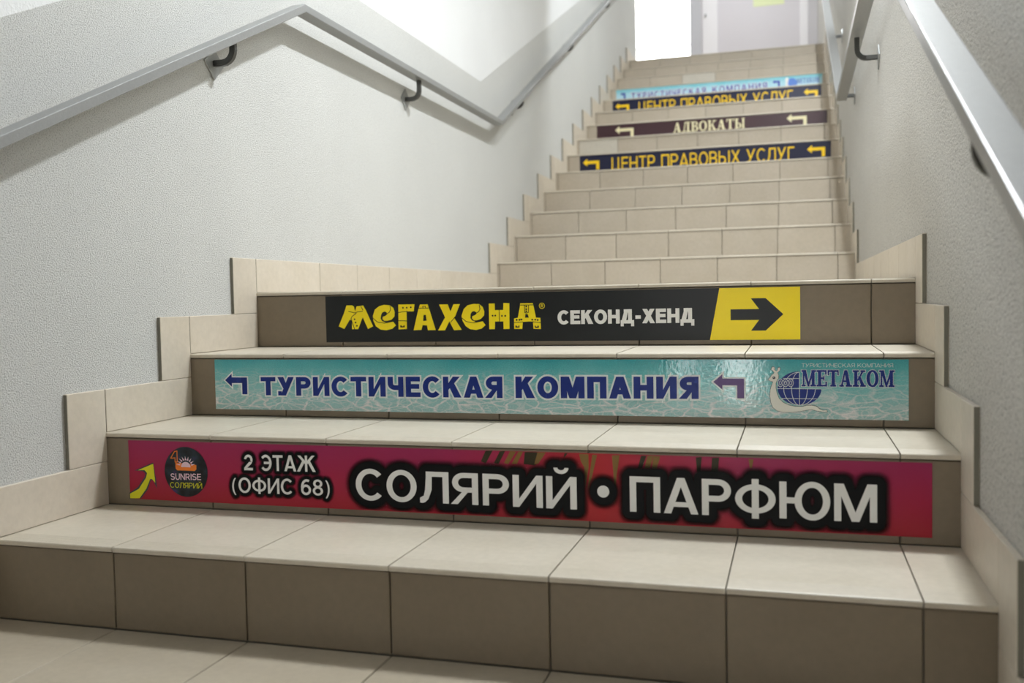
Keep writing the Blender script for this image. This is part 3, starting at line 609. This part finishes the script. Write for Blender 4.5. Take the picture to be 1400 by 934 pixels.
s.polys('globe', [[(gx, gz+.002)]+[E_(a, 1, 1.05) for a in range(90, 181, 10)]], 1, M['navy'])
ml = []
for kx in (.36, .72): ml += [[E_(a, kx) for a in range(90, 271, 10)], [E_(a, kx) for a in range(-90, 1, 10)]]
ml += [[(gx, gz-rz), (gx, gz+rz)], [(gx-rx, gz), (gx+rx, gz)], [(gx-rx*.8, gz-rz*.6), (gx+rx*.8, gz-rz*.6)], [(gx-rx*.75, gz+rz*.62), (gx, gz+rz*.62)]]
s.lines('globe_grid', ml, .0011, 2, M['palewhite'])
s.text('logo_word', 'ООО', 1.574, 1.607, .4355, .4510, 3, M['navy'], .20, (.0012, M['palewhite']))
p = mm(T['snail']); s.polys('snail_outline', [grow(p, .0009)], 3, M['outline']); s.polys('snail', [p], 4, M['cream_red'])
s.disc('snail_eye', 1.5650, .4550, .0034, .0034, 5, M['outline'], 16); s.disc('snail_eye_glint', 1.5642, .4562, .001, .001, 6, M['white'], 10)
serif(s, 'logo_word', 'МЕТАКОМ', 1.626, 1.823, .4360, .4725, 3, M['navy'], (.0016, M['palewhite']))
s.text('logo_word', 'ТУРИСТИЧЕСКАЯ КОМПАНИЯ', 1.626, 1.821, .4795, .4882, 1, M['palewhite'], .10)

# --- fourth riser: black second-hand strip
s = Sticker('black sticker with yellow garment shaped letters and a yellow arrow panel on the fourth riser', 3, .246, 1.6255, .526, .6655, M['black'])
s.polys('arrow_panel', [[(1.392, .5262), (1.6255, .5262), (1.6255, .6652), (1.418, .6652)]], 1, M['yellow'])
zc = .5935; s.polys('arrow', [[(1.447, zc-.0145), (1.515, zc-.0145), (1.506, zc-.043-.0), (1.536, zc-.043), (1.583, zc), (1.537, zc+.043), (1.507, zc+.043), (1.516, zc+.0145), (1.447, zc+.0145)][:1]+[(1.521, zc-.0145), (1.500, zc-.043), (1.538, zc-.043), (1.583, zc), (1.538, zc+.043), (1.500, zc+.043), (1.521, zc+.0145), (1.447, zc+.0145)]], 2, M['black'])
for k in ('m', 'e1', 'g', 'a1', 'x', 'e2', 'n', 'd'): s.polys('garment_letter', [mm(T['mega_'+k])], 1, M['yellow'])
for p in T['mega_hole']: s.polys('letter_hole', [mm(p)], 2, M['black'])
for p in T['mega_line']: s.lines('letter_seam', [mm(p)], .0019, 2, M['black'])
for x, z in T['mega_dot']: s.disc('letter_button', x/1000, z/1000, .0027, .0027, 3, M['black'], 10)
rx_, rz_ = T['mega_r'][0]/1000, T['mega_r'][1]/1000
s.polys('trademark_ring', ring(rx_, rz_, .0085, .0085, .0070, .0070), 1, M['yellow']); s.text('trademark_letter', 'R', rx_-.003, rx_+.0034, rz_-.0042, rz_+.0042, 1, M['yellow'], .2)
s.text('lettering', 'СЕКОНД-ХЕНД', .970, 1.351, (.573, .5735), (.6115, .6135), 1, M['white'], .285, gap=.07)

# --- upper flight
def legal(k, x0, x1, ta, tb, aL, aR, label):
    zt = ZT[k]
    s = Sticker(label, k, x0, x1, zt-.155, zt-.0125, M['darkblue'])
    for xl, xr in (aL, aR): s.polys('arrow', [turn_arrow(xl, xr, 0, zt-.115, zt-.062, .022, .056)], 1, M['amber'])
    s.text('lettering', 'ЦЕНТР ПРАВОВЫХ УСЛУГ', ta, tb, zt-.130, zt-.036, 1, M['amber'], .14, gap=.16)
legal(9, .105, 1.856, .342, 1.616, (.129, .250), (1.700, 1.818), 'navy sticker with yellow legal centre words, lower of two, below the plum sticker')
legal(13, .095, 1.834, .324, 1.608, (.120, .241), (1.695, 1.805), 'navy sticker with yellow legal centre words, upper of two, below the pale blue sticker')
zt = ZT[11]
s = Sticker('plum sticker with the cream serif word for lawyers on the upper flight', 11, .095, 1.856, zt-.155, zt-.0125, M['plum'])
for xl, xr in ((.243, .391), (1.562, 1.708)): s.polys('arrow', [turn_arrow(xl, xr, 0, zt-.110, zt-.055, .024, .062)], 1, M['offwhite'])
serif(s, 'lettering', 'АДВОКАТЫ', .703, 1.251, zt-.105, zt-.028, 1, M['offwhite'])
zt = ZT[14]
s = travel('pale blue water sticker with blue words, highest sticker on the upper flight', 14, .065, 1.850, zt-.145, zt-.0125, M['water_pale'])
for xl, xr in ((.105, .150), (1.44, 1.50)): s.polys('arrow', [turn_arrow(xl, xr, 0, zt-.100, zt-.052, .016, .032)], 1, M['indigo'])
s.text('lettering', 'ТУРИСТИЧЕСКАЯ', .203, .870, zt-.105, zt-.050, 1, M['indigo'], .2, (.004, M['white']), gap=.3); s.text('lettering', 'КОМПАНИЯ', .925, 1.395, zt-.105, zt-.050, 1, M['indigo'], .2, (.004, M['white']), gap=.3)
s.polys('globe', [[(1.60+.045*math.cos(math.radians(a)), zt-.075+.045*math.sin(math.radians(a))) for a in range(0, 360, 15)]], 1, M['skyblue'])
s.polys('snail', [[(1.545, zt-.03), (1.56, zt-.02), (1.575, zt-.035), (1.565, zt-.08), (1.60, zt-.125), (1.68, zt-.13), (1.58, zt-.14), (1.55, zt-.11)]], 2, M['white'])
serif(s, 'logo_word', 'МЕТАКОМ', 1.640, 1.825, zt-.080, zt-.038, 1, M['indigo'])
